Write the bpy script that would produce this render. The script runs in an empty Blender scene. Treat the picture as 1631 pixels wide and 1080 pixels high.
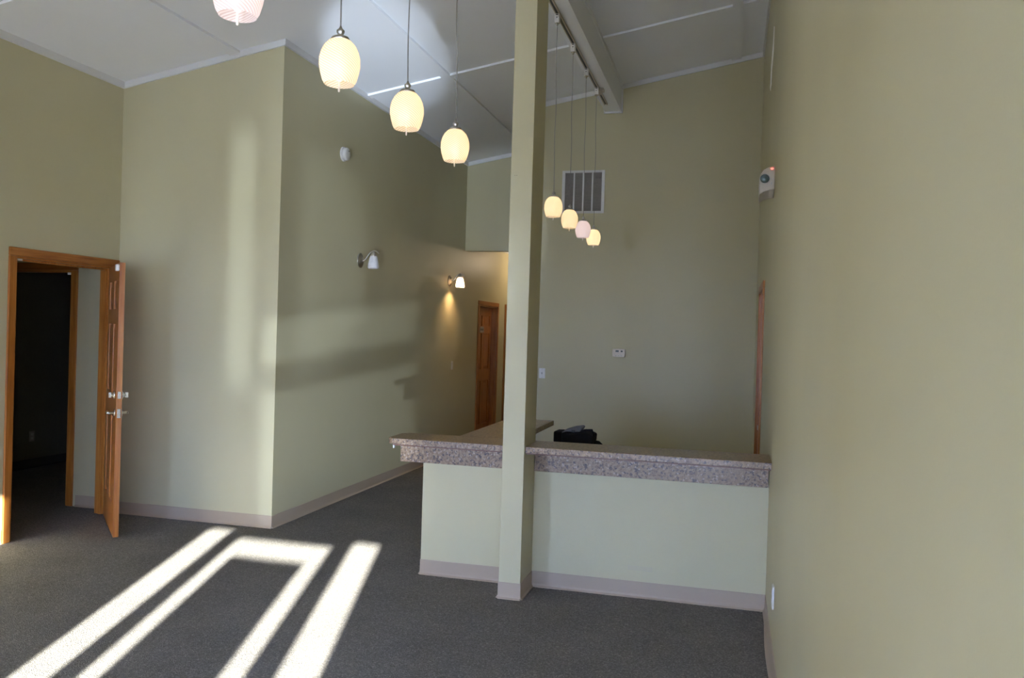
import bpy, bmesh, math, random
from mathutils import Vector, Matrix
R = math.radians
random.seed(7)
S = bpy.context.scene
COL = S.collection

# ------------------------------------------------------------------ camera
EYE = Vector((0.0, 0.0, 1.70))
F_PX, PITCH, ROLL, YAW = 1326.18, -0.0079, 0.0301, 0.256
cam = bpy.data.cameras.new('camera')
cam.sensor_fit = 'HORIZONTAL'; cam.sensor_width = 36.0
cam.lens = F_PX / 1631.0 * 36.0
cam.clip_start = 0.02; cam.clip_end = 500
cam_ob = bpy.data.objects.new('camera', cam); COL.objects.link(cam_ob)
_f = Vector((-math.sin(YAW), math.cos(YAW), 0)); _r = Vector((math.cos(YAW), math.sin(YAW), 0)); _u = Vector((0, 0, 1))
_f2 = _f * math.cos(PITCH) + _u * math.sin(PITCH); _u2 = _u * math.cos(PITCH) - _f * math.sin(PITCH)
_r3 = _r * math.cos(ROLL) + _u2 * math.sin(ROLL); _u3 = _u2 * math.cos(ROLL) - _r * math.sin(ROLL)
cam_ob.matrix_world = Matrix(((_r3.x, _u3.x, -_f2.x, EYE.x), (_r3.y, _u3.y, -_f2.y, EYE.y),
                              (_r3.z, _u3.z, -_f2.z, EYE.z), (0, 0, 0, 1)))
S.camera = cam_ob

# ------------------------------------------------------------------ world, sun, exposure
SUN_DIR = Vector((-0.305, 1.0, -0.288)).normalized()       # the way the low sun travels, in through the entrance
SUN_E = 23.5
SKY = 9.3
S.view_settings.view_transform = 'Standard'; S.view_settings.look = 'None'
S.view_settings.gamma = 1.0; S.view_settings.use_curve_mapping = False
S.view_settings.exposure = 1.94
w = bpy.data.worlds.new('sky'); S.world = w; w.use_nodes = True
nt = w.node_tree
bg = nt.nodes['Background']; bg.inputs['Strength'].default_value = SKY
bg.inputs['Color'].default_value = (0.55, 0.73, 1.34, 1)          # even pale blue winter sky
sl = bpy.data.lights.new('sun', 'SUN'); sl.energy = SUN_E; sl.angle = R(0.53); sl.color = (1.0, 0.965, 0.92)
so = bpy.data.objects.new('sun', sl); COL.objects.link(so)
so.rotation_euler = SUN_DIR.to_track_quat('-Z', 'Y').to_euler(); so.location = (3, -14, 6)
# the sun glancing off something shiny outside: low, cool, and coming up through the entrance glass
def glint(name, loc, aim, cone, power, radius):
    l = bpy.data.lights.new(name, 'SPOT'); l.energy = power; l.color = (0.68, 0.79, 1.0); l.shadow_soft_size = radius
    l.spot_size = R(cone); l.spot_blend = 0.45
    o = bpy.data.objects.new(name, l); COL.objects.link(o); o.location = loc
    o.rotation_euler = (Vector(aim) - Vector(loc)).to_track_quat('-Z', 'Y').to_euler()
glint('glint_near', (0.10, -3.00, 0.30), (-3.30, 8.20, 2.60), 26, 380.0, 0.045)
glint('glint_far', (3.20, -8.00, 0.45), (-3.665, 8.30, 1.10), 12, 1500.0, 0.05)
glint('glint_door', (2.01, -8.00, 0.40), (-4.00, 6.23, 2.25), 9.0, 1200.0, 0.05)
glint('glint_ceiling', (0.09, -3.00, 0.30), (-3.05, 7.00, 4.18), 6.5, 1500.0, 0.06)
glint('glint_header', (-0.05, -3.00, 0.30), (-3.10, 11.24, 3.40), 8, 380.0, 0.06)

# ------------------------------------------------------------------ materials
MATS = {}
def mat(name, col, rough=0.6, metal=0.0, spec=0.5, build=None):
    m = bpy.data.materials.new(name); m.use_nodes = True
    t = m.node_tree; b = t.nodes['Principled BSDF']
    b.inputs['Base Color'].default_value = (*col, 1); b.inputs['Roughness'].default_value = rough
    b.inputs['Metallic'].default_value = metal; b.inputs['Specular IOR Level'].default_value = spec
    if build: build(t, b)
    MATS[name] = m
    return m
def N(t, kind, **kw):
    n = t.nodes.new(kind)
    for k, v in kw.items():
        if k in n.inputs: n.inputs[k].default_value = v
        else: setattr(n, k, v)
    return n
def coords(t, scale=(1, 1, 1), kind='Object'):
    c = N(t, 'ShaderNodeTexCoord'); mp = N(t, 'ShaderNodeMapping'); mp.inputs['Scale'].default_value = scale
    t.links.new(c.outputs[kind], mp.inputs[0]); return mp.outputs[0]
def ramp(t, fac, stops):
    r = N(t, 'ShaderNodeValToRGB'); e = r.color_ramp.elements
    while len(e) < len(stops): e.new(0.5)
    for el, (p, c) in zip(e, stops): el.position = p; el.color = (*c, 1)
    t.links.new(fac, r.inputs[0]); return r.outputs[0]
def bump(t, b, h, strength, dist):
    n = N(t, 'ShaderNodeBump', Strength=strength, Distance=dist); t.links.new(h, n.inputs['Height']); t.links.new(n.outputs[0], b.inputs['Normal'])
def noise(t, vec, scale, detail=3.0, rough=0.5):
    n = N(t, 'ShaderNodeTexNoise', Scale=scale, Detail=detail, Roughness=rough); t.links.new(vec, n.inputs['Vector']); return n.outputs['Fac']

def plaster(c, var=0.03, bs=0.08):
    def f(t, b):
        v = coords(t)
        k = noise(t, v, 1.3, 4)
        lo = tuple(x * (1 - var) for x in c); hi = tuple(x * (1 + var) for x in c)
        t.links.new(ramp(t, k, [(0.3, lo), (0.7, hi)]), b.inputs['Base Color'])
        bump(t, b, noise(t, v, 220, 3), bs, 0.002)
    return f
PAINT = (0.545, 0.495, 0.312)
mat('wall_paint', PAINT, 0.48, spec=0.35, build=plaster(PAINT))
mat('ceiling_paint', (0.85, 0.855, 0.87), 0.8, spec=0.2, build=plaster((0.85, 0.855, 0.87), 0.015, 0.15))
mat('trim_white', (0.70, 0.69, 0.68), 0.45, build=plaster((0.70, 0.69, 0.68), 0.01, 0.02))
mat('vinyl_base', (0.42, 0.325, 0.235), 0.38, build=plaster((0.42, 0.325, 0.235), 0.03, 0.02))
mat('patch_paint', (0.52, 0.465, 0.31), 0.6, build=plaster((0.52, 0.465, 0.31), 0.06, 0.1))

def carpet(t, b):
    v = coords(t)
    vo = N(t, 'ShaderNodeTexVoronoi', Scale=170.0); t.links.new(v, vo.inputs['Vector'])
    vd = coords(t, (1.0, 1.0, 1.0))
    sp = N(t, 'ShaderNodeSeparateColor'); t.links.new(vo.outputs['Color'], sp.inputs[0])
    fl = ramp(t, sp.outputs[0], [(0.0, (0.134, 0.126, 0.116)), (0.55, (0.188, 0.177, 0.162)), (0.9, (0.250, 0.236, 0.215)), (1.0, (0.33, 0.31, 0.28))])
    big = ramp(t, noise(t, v, 2.2, 4), [(0.3, (0.9, 0.9, 0.9)), (0.7, (1.08, 1.07, 1.05))])
    mx = N(t, 'ShaderNodeMix', data_type='RGBA', blend_type='MULTIPLY'); mx.inputs[0].default_value = 1.0
    t.links.new(fl, mx.inputs[6]); t.links.new(big, mx.inputs[7])
    t.links.new(mx.outputs[2], b.inputs['Base Color'])
    bump(t, b, vo.outputs['Distance'], 0.6, 0.006)
mat('carpet', (0.06, 0.058, 0.055), 0.95, spec=0.1, build=carpet)

def oak(axis, dark, mid, light):
    def f(t, b):
        sc = [16, 16, 16]; sc[axis] = 0.9
        v = coords(t, tuple(sc))
        k = noise(t, v, 2.2, 6, 0.6)
        sc2 = [90, 90, 90]; sc2[axis] = 2.5
        k2 = noise(t, coords(t, tuple(sc2)), 1.0, 3)
        m = N(t, 'ShaderNodeMath', operation='MULTIPLY_ADD'); t.links.new(k2, m.inputs[0]); m.inputs[1].default_value = 0.35
        t.links.new(k, m.inputs[2])
        t.links.new(ramp(t, m.outputs[0], [(0.42, dark), (0.62, mid), (0.85, light)]), b.inputs['Base Color'])
        bump(t, b, k2, 0.05, 0.002)
    return f
OD, OM, OL = (0.22, 0.066, 0.011), (0.37, 0.125, 0.020), (0.47, 0.19, 0.040)
for nm, ax in (('oak_x', 0), ('oak_y', 1), ('oak_z', 2)):
    mat(nm, OM, 0.33, build=oak(ax, OD, OM, OL))

def granite(t, b):
    v = coords(t)
    k = noise(t, v, 46, 4, 0.65)
    base = ramp(t, k, [(0.30, (0.12, 0.068, 0.040)), (0.46, (0.245, 0.162, 0.100)), (0.58, (0.325, 0.232, 0.150)), (0.74, (0.40, 0.27, 0.150))])
    dk = noise(t, v, 62, 3, 0.6)
    dm = ramp(t, dk, [(0.0, (0, 0, 0)), (0.54, (0, 0, 0)), (0.62, (1, 1, 1))])
    mx = N(t, 'ShaderNodeMix', data_type='RGBA'); t.links.new(dm, mx.inputs[0]); t.links.new(base, mx.inputs[6]); mx.inputs[7].default_value = (0.070, 0.055, 0.054, 1)
    vo = N(t, 'ShaderNodeTexVoronoi', Scale=105.0); t.links.new(v, vo.inputs['Vector'])
    sp = N(t, 'ShaderNodeSeparateColor'); t.links.new(vo.outputs['Color'], sp.inputs[0])
    lm = ramp(t, sp.outputs[1], [(0.0, (0, 0, 0)), (0.92, (0, 0, 0)), (0.94, (0.7, 0.7, 0.7))])
    m2 = N(t, 'ShaderNodeMix', data_type='RGBA'); t.links.new(lm, m2.inputs[0]); t.links.new(mx.outputs[2], m2.inputs[6]); m2.inputs[7].default_value = (0.46, 0.36, 0.29, 1)
    t.links.new(m2.outputs[2], b.inputs['Base Color'])
mat('granite_laminate', (0.3, 0.22, 0.19), 0.28, build=granite)

def smooth_noise(c, var=0.06, sc=40):
    def f(t, b):
        k = noise(t, coords(t), sc, 2)
        t.links.new(ramp(t, k, [(0.3, tuple(x * (1 - var) for x in c)), (0.7, tuple(min(1, x * (1 + var)) for x in c))]), b.inputs['Base Color'])
    return f
def simple(name, c, rough, metal=0.0, var=0.05, sc=40, spec=0.5): return mat(name, c, rough, metal, spec, smooth_noise(c, var, sc))
simple('brushed_nickel', (0.55, 0.52, 0.48), 0.28, 1.0, 0.08, 120)
simple('chrome', (0.75, 0.75, 0.76), 0.15, 1.0)
simple('beige_plastic', (0.68, 0.60, 0.50), 0.42)
simple('white_plastic', (0.76, 0.74, 0.71), 0.4)
simple('cream_plastic', (0.54, 0.475, 0.385), 0.42)
simple('grey_plastic', (0.40, 0.39, 0.37), 0.45)
simple('dark_plastic', (0.045, 0.045, 0.042), 0.4)
simple('display', (0.10, 0.12, 0.11), 0.2)
simple('cord_grey', (0.26, 0.245, 0.225), 0.5)
simple('vent_grey', (0.27, 0.245, 0.225), 0.6)
simple('black_fabric', (0.007, 0.007, 0.009), 0.85, 0.0, 0.3, 300, 0.2)
simple('grey_fabric', (0.16, 0.16, 0.17), 0.7, 0.0, 0.15, 200, 0.2)
simple('bracket_metal', (0.6, 0.6, 0.6), 0.4, 0.6)
simple('aluminium', (0.45, 0.44, 0.42), 0.4, 0.8)
simple('blind_fabric', (0.55, 0.52, 0.46), 0.8)
simple('bare_plaster', (0.90, 0.87, 0.82), 0.9)
simple('laminate_edge', (0.15, 0.062, 0.038), 0.4)
simple('vinyl_base_unlit', (0.05, 0.045, 0.04), 0.6)  # base strip in the unlit room, its shade put into the colour
simple('wall_paint_unlit', (0.13, 0.12, 0.09), 0.7)  # wall colour darkened to carry the gloom of the unlit room
simple('lens', (0.16, 0.24, 0.27), 0.06, 0.5)
simple('opal_glass_unlit', (0.78, 0.76, 0.78), 0.25)
simple('pavement', (0.42, 0.41, 0.39), 0.9, 0.0, 0.15, 3)
simple('hedge_green', (0.05, 0.08, 0.03), 0.9, 0.0, 0.4, 6)

def swirl(t):
    """fine ribs wound round a shade like a screw thread: 0..1 by angle and height"""
    c = N(t, 'ShaderNodeTexCoord'); s = N(t, 'ShaderNodeSeparateXYZ'); t.links.new(c.outputs['Object'], s.inputs[0])
    a = N(t, 'ShaderNodeMath', operation='ARCTAN2'); t.links.new(s.outputs[1], a.inputs[0]); t.links.new(s.outputs[0], a.inputs[1])
    m = N(t, 'ShaderNodeMath', operation='MULTIPLY_ADD'); t.links.new(s.outputs[2], m.inputs[0]); m.inputs[1].default_value = 26.0; t.links.new(a.outputs[0], m.inputs[2])
    q = N(t, 'ShaderNodeMath', operation='MULTIPLY'); t.links.new(m.outputs[0], q.inputs[0]); q.inputs[1].default_value = 26.0
    w_ = N(t, 'ShaderNodeMath', operation='SINE'); t.links.new(q.outputs[0], w_.inputs[0])
    h = N(t, 'ShaderNodeMath', operation='MULTIPLY_ADD'); t.links.new(w_.outputs[0], h.inputs[0]); h.inputs[1].default_value = 0.5; h.inputs[2].default_value = 0.5
    return h.outputs[0]
def shade_mat(name, lo, hi, trans=0.6, ribs=True):
    m = bpy.data.materials.new(name); m.use_nodes = True; t = m.node_tree
    for n in list(t.nodes): t.nodes.remove(n)
    out = N(t, 'ShaderNodeOutputMaterial')
    d = N(t, 'ShaderNodeBsdfDiffuse'); tr = N(t, 'ShaderNodeBsdfTranslucent'); g = N(t, 'ShaderNodeBsdfGlossy', Roughness=0.25)
    mx = N(t, 'ShaderNodeMixShader'); mx.inputs[0].default_value = trans
    m2 = N(t, 'ShaderNodeMixShader'); m2.inputs[0].default_value = 0.04
    if ribs:
        h = swirl(t); c = ramp(t, h, [(0.0, lo), (1.0, hi)])
        t.links.new(c, d.inputs[0]); t.links.new(c, tr.inputs[0])
        bn = N(t, 'ShaderNodeBump', Strength=0.25, Distance=0.002); t.links.new(h, bn.inputs['Height'])
        t.links.new(bn.outputs[0], d.inputs['Normal'])
    else:
        k = ramp(t, noise(t, coords(t), 30, 2), [(0.3, lo), (0.7, hi)])
        t.links.new(k, d.inputs[0]); t.links.new(k, tr.inputs[0])
    t.links.new(d.outputs[0], mx.inputs[1]); t.links.new(tr.outputs[0], mx.inputs[2])
    t.links.new(mx.outputs[0], m2.inputs[1]); t.links.new(g.outputs[0], m2.inputs[2]); t.links.new(m2.outputs[0], out.inputs[0])
    MATS[name] = m
shade_mat('swirl_glass', (0.62, 0.55, 0.45), (0.93, 0.90, 0.84))
shade_mat('swirl_glass_pink', (0.70, 0.58, 0.56), (0.90, 0.84, 0.83))
shade_mat('opal_glass', (0.85, 0.80, 0.72), (0.90, 0.86, 0.80), 0.6, False)

def emit_mat(name, c, s):
    m = bpy.data.materials.new(name); m.use_nodes = True; t = m.node_tree
    b = t.nodes['Principled BSDF']; b.inputs['Base Color'].default_value = (*c, 1)
    b.inputs['Emission Color'].default_value = (*c, 1); b.inputs['Emission Strength'].default_value = s
    MATS[name] = m
emit_mat('bulb_warm', (1.0, 0.72, 0.42), 2.0)
emit_mat('bulb_cool', (1.0, 0.88, 0.84), 1.5)
emit_mat('red_led', (1.0, 0.10, 0.07), 0.9)

def glass_mat():
    m = bpy.data.materials.new('window_glass'); m.use_nodes = True; t = m.node_tree
    for n in list(t.nodes): t.nodes.remove(n)
    out = N(t, 'ShaderNodeOutputMaterial'); tr = N(t, 'ShaderNodeBsdfTransparent'); g = N(t, 'ShaderNodeBsdfGlossy', Roughness=0.02)
    tr.inputs[0].default_value = (0.95, 0.97, 0.96, 1)
    fr = N(t, 'ShaderNodeFresnel', IOR=1.45); mx = N(t, 'ShaderNodeMixShader')
    t.links.new(fr.outputs[0], mx.inputs[0]); t.links.new(tr.outputs[0], mx.inputs[1]); t.links.new(g.outputs[0], mx.inputs[2]); t.links.new(mx.outputs[0], out.inputs[0])
    MATS['window_glass'] = m
glass_mat()

# ------------------------------------------------------------------ mesh helpers
def box(bm, x0, x1, y0, y1, z0, z1, top=None, bot=None):
    """axis box; top / bot may be functions of x giving the z of those corners"""
    vs = []
    for z, fn in ((z0, bot), (z1, top)):
        for x, y in ((x0, y0), (x1, y0), (x1, y1), (x0, y1)):
            vs.append(bm.verts.new((x, y, fn(x) if fn else z)))
    for f in ((3, 2, 1, 0), (4, 5, 6, 7), (0, 1, 5, 4), (1, 2, 6, 5), (2, 3, 7, 6), (3, 0, 4, 7)):
        bm.faces.new([vs[i] for i in f])
    return vs
def prism(bm, pts, z0, z1):
    a = [bm.verts.new((x, y, z0)) for x, y in pts]; b = [bm.verts.new((x, y, z1)) for x, y in pts]
    bm.faces.new(a[::-1]); bm.faces.new(b); n = len(pts)
    for i in range(n): bm.faces.new((a[i], a[(i + 1) % n], b[(i + 1) % n], b[i]))
def lathe(bm, prof, seg=32, axis='z', cap=True, mtx=None):
    """profile [(r, h)] spun round z (or x); open or capped ends"""
    rings = []
    new = []
    for r, h in prof:
        ring = []
        for k in range(seg):
            a = 2 * math.pi * k / seg
            p = Vector((r * math.cos(a), r * math.sin(a), h))
            if axis == 'x': p = Vector((p.z, p.x, p.y))
            if axis == 'y': p = Vector((p.x, p.z, p.y))
            if mtx: p = mtx @ p
            v = bm.verts.new(p); ring.append(v); new.append(v)
        rings.append(ring)
    for a, b in zip(rings, rings[1:]):
        for k in range(seg):
            f = bm.faces.new((a[k], a[(k + 1) % seg], b[(k + 1) % seg], b[k])); f.smooth = True
    if cap:
        bm.faces.new(rings[0][::-1]); bm.faces.new(rings[-1])
def tube(bm, pts, r, seg=8):
    pts = [Vector(p) for p in pts]; rings = []
    for i, p in enumerate(pts):
        d = (pts[min(i + 1, len(pts) - 1)] - pts[max(i - 1, 0)]).normalized()
        up = Vector((0, 0, 1)) if abs(d.z) < 0.9 else Vector((1, 0, 0))
        s = d.cross(up).normalized(); u = s.cross(d)
        rr = r[i] if isinstance(r, (list, tuple)) else r
        rings.append([bm.verts.new(p + s * rr * math.cos(2 * math.pi * k / seg) + u * rr * math.sin(2 * math.pi * k / seg)) for k in range(seg)])
    for a, b in zip(rings, rings[1:]):
        for k in range(seg):
            f = bm.faces.new((a[k], a[(k + 1) % seg], b[(k + 1) % seg], b[k])); f.smooth = True
    bm.faces.new(rings[0][::-1]); bm.faces.new(rings[-1])
def obj(name, bm, m, parent=None, loc=None, bevel=0.0, kind=None, label=None, cat=None, group=None):
    bmesh.ops.recalc_face_normals(bm, faces=bm.faces[:])
    me = bpy.data.meshes.new(name); bm.to_mesh(me); bm.free(); me.materials.append(MATS[m])
    o = bpy.data.objects.new(name, me); COL.objects.link(o)
    if loc: o.location = loc
    if parent: o.parent = parent
    if bevel:
        b = o.modifiers.new('bevel', 'BEVEL'); b.width = bevel; b.segments = 2; b.limit_method = 'ANGLE'
    if kind: o['kind'] = kind
    if label: o['label'] = label
    if cat: o['category'] = cat
    if group: o['group'] = group
    return o
def bx(name, m, b, parent=None, bevel=0.0, **kw):
    bm = bmesh.new(); box(bm, *b); return obj(name, bm, m, parent, bevel=bevel, **kw)
def thing(name, label, cat, loc=(0, 0, 0), rz=0.0, group=None):
    o = bpy.data.objects.new(name, None); COL.objects.link(o); o.empty_display_size = 0.1
    o.location = loc; o.rotation_euler = (0, 0, rz); o['label'] = label; o['category'] = cat
    if group: o['group'] = group
    return o
def holder(name, loc=(0, 0, 0)):
    o = bpy.data.objects.new(name, None); COL.objects.link(o); o.empty_display_size = 0.1; o.location = loc; o['kind'] = 'structure'
    return o
def struct(name, m, boxes, tops=None, bevel=0.0, parent=None):
    bm = bmesh.new()
    for b in boxes: box(bm, *b[:6], *(b[6:] if len(b) > 6 else ()))
    return obj(name, bm, m, parent, bevel=bevel, kind=None if parent else 'structure')

# ------------------------------------------------------------------ the setting
XR, XC, XL = 0.264, -3.665, -5.234        # right wall, corridor wall, left wall
YF, YB, YS, Y0 = 6.233, 9.384, 11.24, -1.50   # wall left of the corridor, back wall, header over the corridor, entrance wall
XE, YR = 3.5, 0.80                        # the room widens to the right beside the camera
def zc(x): return 4.758 + 0.1842 * x      # underside of the sloping ceiling
def zt(x): return zc(x) + 0.02
T = 0.12

struct('floor', 'carpet', [(-8.7, 3.7, Y0 - 0.15, 17.2, -0.15, 0.0)])
# main ceiling: a slab that rises to the right, and the battens nailed over its joints
bm = bmesh.new(); box(bm, XL - 0.15, XR + T, Y0 - 0.15, YS + 0.12, 0, 0, lambda x: zc(x) + 0.15, zc); box(bm, XR + T, XE + T, Y0 - 0.15, YR + T, 0, 0, lambda x: zc(x) + 0.15, zc)
ceiling = obj('ceiling', bm, 'ceiling_paint', kind='structure')
def batten_y(x0, x1, y0, y1, th=0.022):
    bm = bmesh.new(); box(bm, x0, x1, y0, y1, 0, 0, zc, lambda x: zc(x) - th); return obj('batten', bm, 'ceiling_paint', ceiling)
batten_y(-4.165, -4.075, Y0, YF)
batten_y(-2.86, -2.77, Y0, YS)
batten_y(-0.07, 0.025, Y0, YB)
for y in (7.84, 4.62, 1.40, -1.2):
    xs = [(-2.77, -1.46), (-1.25, -0.07), (0.025, XR)]
    xs = ([(XC, -2.86)] if y > YF else [(XL, -4.165), (-4.075, -2.86)]) + xs
    for x0, x1 in xs: batten_y(x0, x1, y, y + 0.10, 0.020)

# walls
struct('wall_left', 'wall_paint', [
    (XL - T, XL, Y0, 5.13, 0, 0, zt), (XL - T, XL, 6.17, YF + T, 0, 0, zt), (XL - T, XL, 5.13, 6.17, 2.17, 0, zt)])
struct('wall_front_left', 'wall_paint', [(XL, XC, YF, YF + T, 0, 0, zt)])
cor = [(XC - T, XC, YF + T, 12.0, 0, 0, zt), (XC - T, XC, 12.0, 12.99, 2.10, 0, zt), (XC - T, XC, 12.99, 13.52, 0, 0, zt),
       (XC - T, XC, 13.52, 14.5, 2.10, 0, zt), (XC - T, XC, 14.5, 16.0, 0, 0, zt)]
struct('wall_corridor', 'wall_paint', cor)
struct('wall_back', 'wall_paint', [(-2.45, XR + T, YB, YB + T, 0, 0, zt), (-2.45, -2.33, YB + T, 16.0, 0, 0, zt)])
struct('wall_right', 'wall_paint', [(XR, XR + T, YR, 7.18, 0, 0, zt), (XR, XR + T, 7.18, 8.04, 2.13, 0, zt), (XR, XR + T, 8.04, YB, 0, 0, zt)])
struct('wall_header', 'wall_paint', [(XC, -2.45, YS, YS + T, 2.835, 0, zt)])
struct('wall_corridor_end', 'wall_paint', [(XC - T, -2.33, 16.0, 16.12, 0, 3.2)])
struct('ceiling_corridor', 'ceiling_paint', [(XC - T, -2.33, YS + T, 16.12, 3.06, 3.16)])
# rooms beyond the doors, dark but built
struct('wall_hall', 'wall_paint', [(-8.6, -6.72, 6.317, 6.437, 0, 2.6), (-5.80, XL - T, 6.317, 6.437, 0, 2.6), (-6.72, -5.80, 6.317, 6.437, 2.145, 2.6)])
struct('wall_hall_far', 'wall_paint', [(-8.6, -8.48, 3.9, 6.317, 0, 2.6), (-8.48, XL - T, 3.9, 4.02, 0, 2.6)])
struct('ceiling_hall', 'ceiling_paint', [(-8.6, XL - T, 3.9, 6.437, 2.6, 2.7)])
struct('wall_dark_room', 'wall_paint_unlit', [(-7.74, -7.62, 6.437, 10.0, 0, 2.6), (-7.62, XC - T - 0.01, 9.9, 10.0, 0, 2.6)])
struct('ceiling_dark_room', 'wall_paint_unlit', [(-7.74, XC - T - 0.01, 6.437, 10.0, 2.6, 2.7)])
struct('wall_side_room', 'wall_paint', [(XC - T - 1.6, XC - T - 1.5, 11.4, 16.0, 0, 2.6), (XC - T - 1.5, XC - T - 0.01, 11.4, 11.5, 0, 2.6), (XC - T - 1.5, XC - T - 0.01, 15.9, 16.0, 0, 2.6)])
struct('ceiling_side_room', 'ceiling_paint', [(XC - T - 1.6, XC - T - 0.01, 11.4, 16.0, 2.6, 2.7)])
struct('wall_right_room', 'wall_paint', [(1.7, 1.8, 6.2, 9.5, 0, 2.6), (XR + T + 0.01, 1.7, 6.2, 6.3, 0, 2.6), (XR + T + 0.01, 1.7, 9.4, 9.5, 0, 2.6)])
struct('ceiling_right_room', 'ceiling_paint', [(XR + T + 0.01, 1.8, 6.2, 9.5, 2.6, 2.7)])

# entrance wall behind the camera: glazed door between two sidelights, a window left of it
WB = (-4.10, -3.16, 0.50, 2.30)
WL = (-0.02, 0.72, 0.10, 1.08)      # low window right of the entrance
WR = (1.00, 2.40, 0.35, 2.45)      # window right of the entrance, round the corner from the camera
U0, U1 = -1.470, -0.657         # door glass
A0, A1 = -1.805, -1.590         # left sidelight glass
C0, C1 = -0.510, -0.275         # right sidelight glass
ZD, ZS = 2.14, 2.20
struct('wall_front', 'wall_paint', [
    (XL - T, WB[0], Y0 - T, Y0, 0, 0, zt), (WB[0], WB[1], Y0 - T, Y0, 0, WB[2]), (WB[0], WB[1], Y0 - T, Y0, WB[3], 0, zt),
    (WB[1], A0 - 0.05, Y0 - T, Y0, 0, 0, zt), (A0 - 0.05, C1 + 0.05, Y0 - T, Y0, 2.26, 0, zt), (C1 + 0.05, WL[0], Y0 - T, Y0, 0, 0, zt), (WL[0], WL[1], Y0 - T, Y0, 0, WL[2]), (WL[0], WL[1], Y0 - T, Y0, WL[3], 0, zt), (WL[1], WR[0], Y0 - T, Y0, 0, 0, zt),
    (WR[0], WR[1], Y0 - T, Y0, 0, WR[2]), (WR[0], WR[1], Y0 - T, Y0, WR[3], 0, zt), (WR[1], XE + T, Y0 - T, Y0, 0, 0, zt)])
struct('wall_corner', 'wall_paint', [(XE, XE + T, Y0, YR + T, 0, 0, zt), (XR + T, XE, YR, YR + T, 0, 0, zt)])
def rel(o, b): return (b[0] - o.location.x, b[1] - o.location.x, b[2] - o.location.y, b[3] - o.location.y, b[4] - o.location.z, b[5] - o.location.z)
def window(name, x0, x1, z0, z1, bars):
    w1 = holder(name, ((x0 + x1) / 2, Y0 - 0.06, z0))
    bm = bmesh.new(); ya, yb = Y0 - 0.09, Y0 - 0.03
    for b in ((x0, x0 + 0.04, ya, yb, z0, z1), (x1 - 0.04, x1, ya, yb, z0, z1), (x0 + 0.04, x1 - 0.04, ya, yb, z0, z0 + 0.04), (x0 + 0.04, x1 - 0.04, ya, yb, z1 - 0.04, z1)):
        box(bm, *rel(w1, b))
    obj('window_frame', bm, 'aluminium', w1)
    xs = [x0 + 0.04] + [x0 + (x1 - x0) * (k + 1) / (bars + 1) for k in range(bars)] + [x1 - 0.04]
    for k in range(bars): bx('mullion', 'aluminium', rel(w1, (xs[k + 1] - 0.025, xs[k + 1] + 0.025, ya, yb, z0 + 0.04, z1 - 0.04)), w1)
    for k in range(bars + 1):
        bx('pane', 'window_glass', rel(w1, (xs[k] + (0.025 if k else 0), xs[k + 1] - (0.025 if k < bars else 0), Y0 - 0.063, Y0 - 0.057, z0 + 0.04, z1 - 0.04)), w1)
    return w1
window('window_1', *WB, 1)
window('window_2', *WR, 1)
w3 = window('window_3', *WL, 0)
bx('crossbar', 'aluminium', rel(w3, (WL[0] + 0.04, WL[1] - 0.04, Y0 - 0.09, Y0 - 0.03, 0.76, 0.87)), w3)
d5 = holder('door_5', (-1.06, Y0 - 0.06, 0))
bm = bmesh.new()
for x0, x1 in ((A0 - 0.05, A0), (A1, U0 - 0.07), (U1 + 0.07, C0), (C1, C1 + 0.05)):
    box(bm, *rel(d5, (x0, x1, Y0 - 0.10, Y0 - 0.02, 0, 2.26)))
for x0, x1 in ((A0, A1), (C0, C1)):
    box(bm, *rel(d5, (x0, x1, Y0 - 0.10, Y0 - 0.02, 0, 0.10))); box(bm, *rel(d5, (x0, x1, Y0 - 0.10, Y0 - 0.02, ZS, 2.26)))
box(bm, *rel(d5, (U0 - 0.07, U1 + 0.07, Y0 - 0.10, Y0 - 0.02, 2.20, 2.26)))
obj('entrance_frame', bm, 'aluminium', d5)
bm = bmesh.new()
box(bm, *rel(d5, (U0 - 0.07, U0, Y0 - 0.085, Y0 - 0.035, 0.01, 2.195))); box(bm, *rel(d5, (U1, U1 + 0.07, Y0 - 0.085, Y0 - 0.035, 0.01, 2.195)))
box(bm, *rel(d5, (U0, U1, Y0 - 0.085, Y0 - 0.035, 0.01, 0.20))); box(bm, *rel(d5, (U0, U1, Y0 - 0.085, Y0 - 0.035, ZD, 2.195)))
lf = obj('door_leaf', bm, 'aluminium', d5)
bx('pane', 'window_glass', rel(d5, (U0, U1, Y0 - 0.063, Y0 - 0.057, 0.20, ZD)), lf)
bx('blind', 'blind_fabric', rel(d5, (U0 + 0.100, U1 - 0.126, Y0 - 0.045, Y0 - 0.040, 0.22, ZD - 0.14)), lf)
for x0, x1 in ((A0, A1), (C0, C1)): bx('pane', 'window_glass', rel(d5, (x0, x1, Y0 - 0.063, Y0 - 0.057, 0.10, ZS)), d5)
# outside: pavement in front of the building
struct('ground_outside', 'pavement', [(-30, 30, -40, Y0 - 0.16, -0.3, -0.05)])

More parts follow.
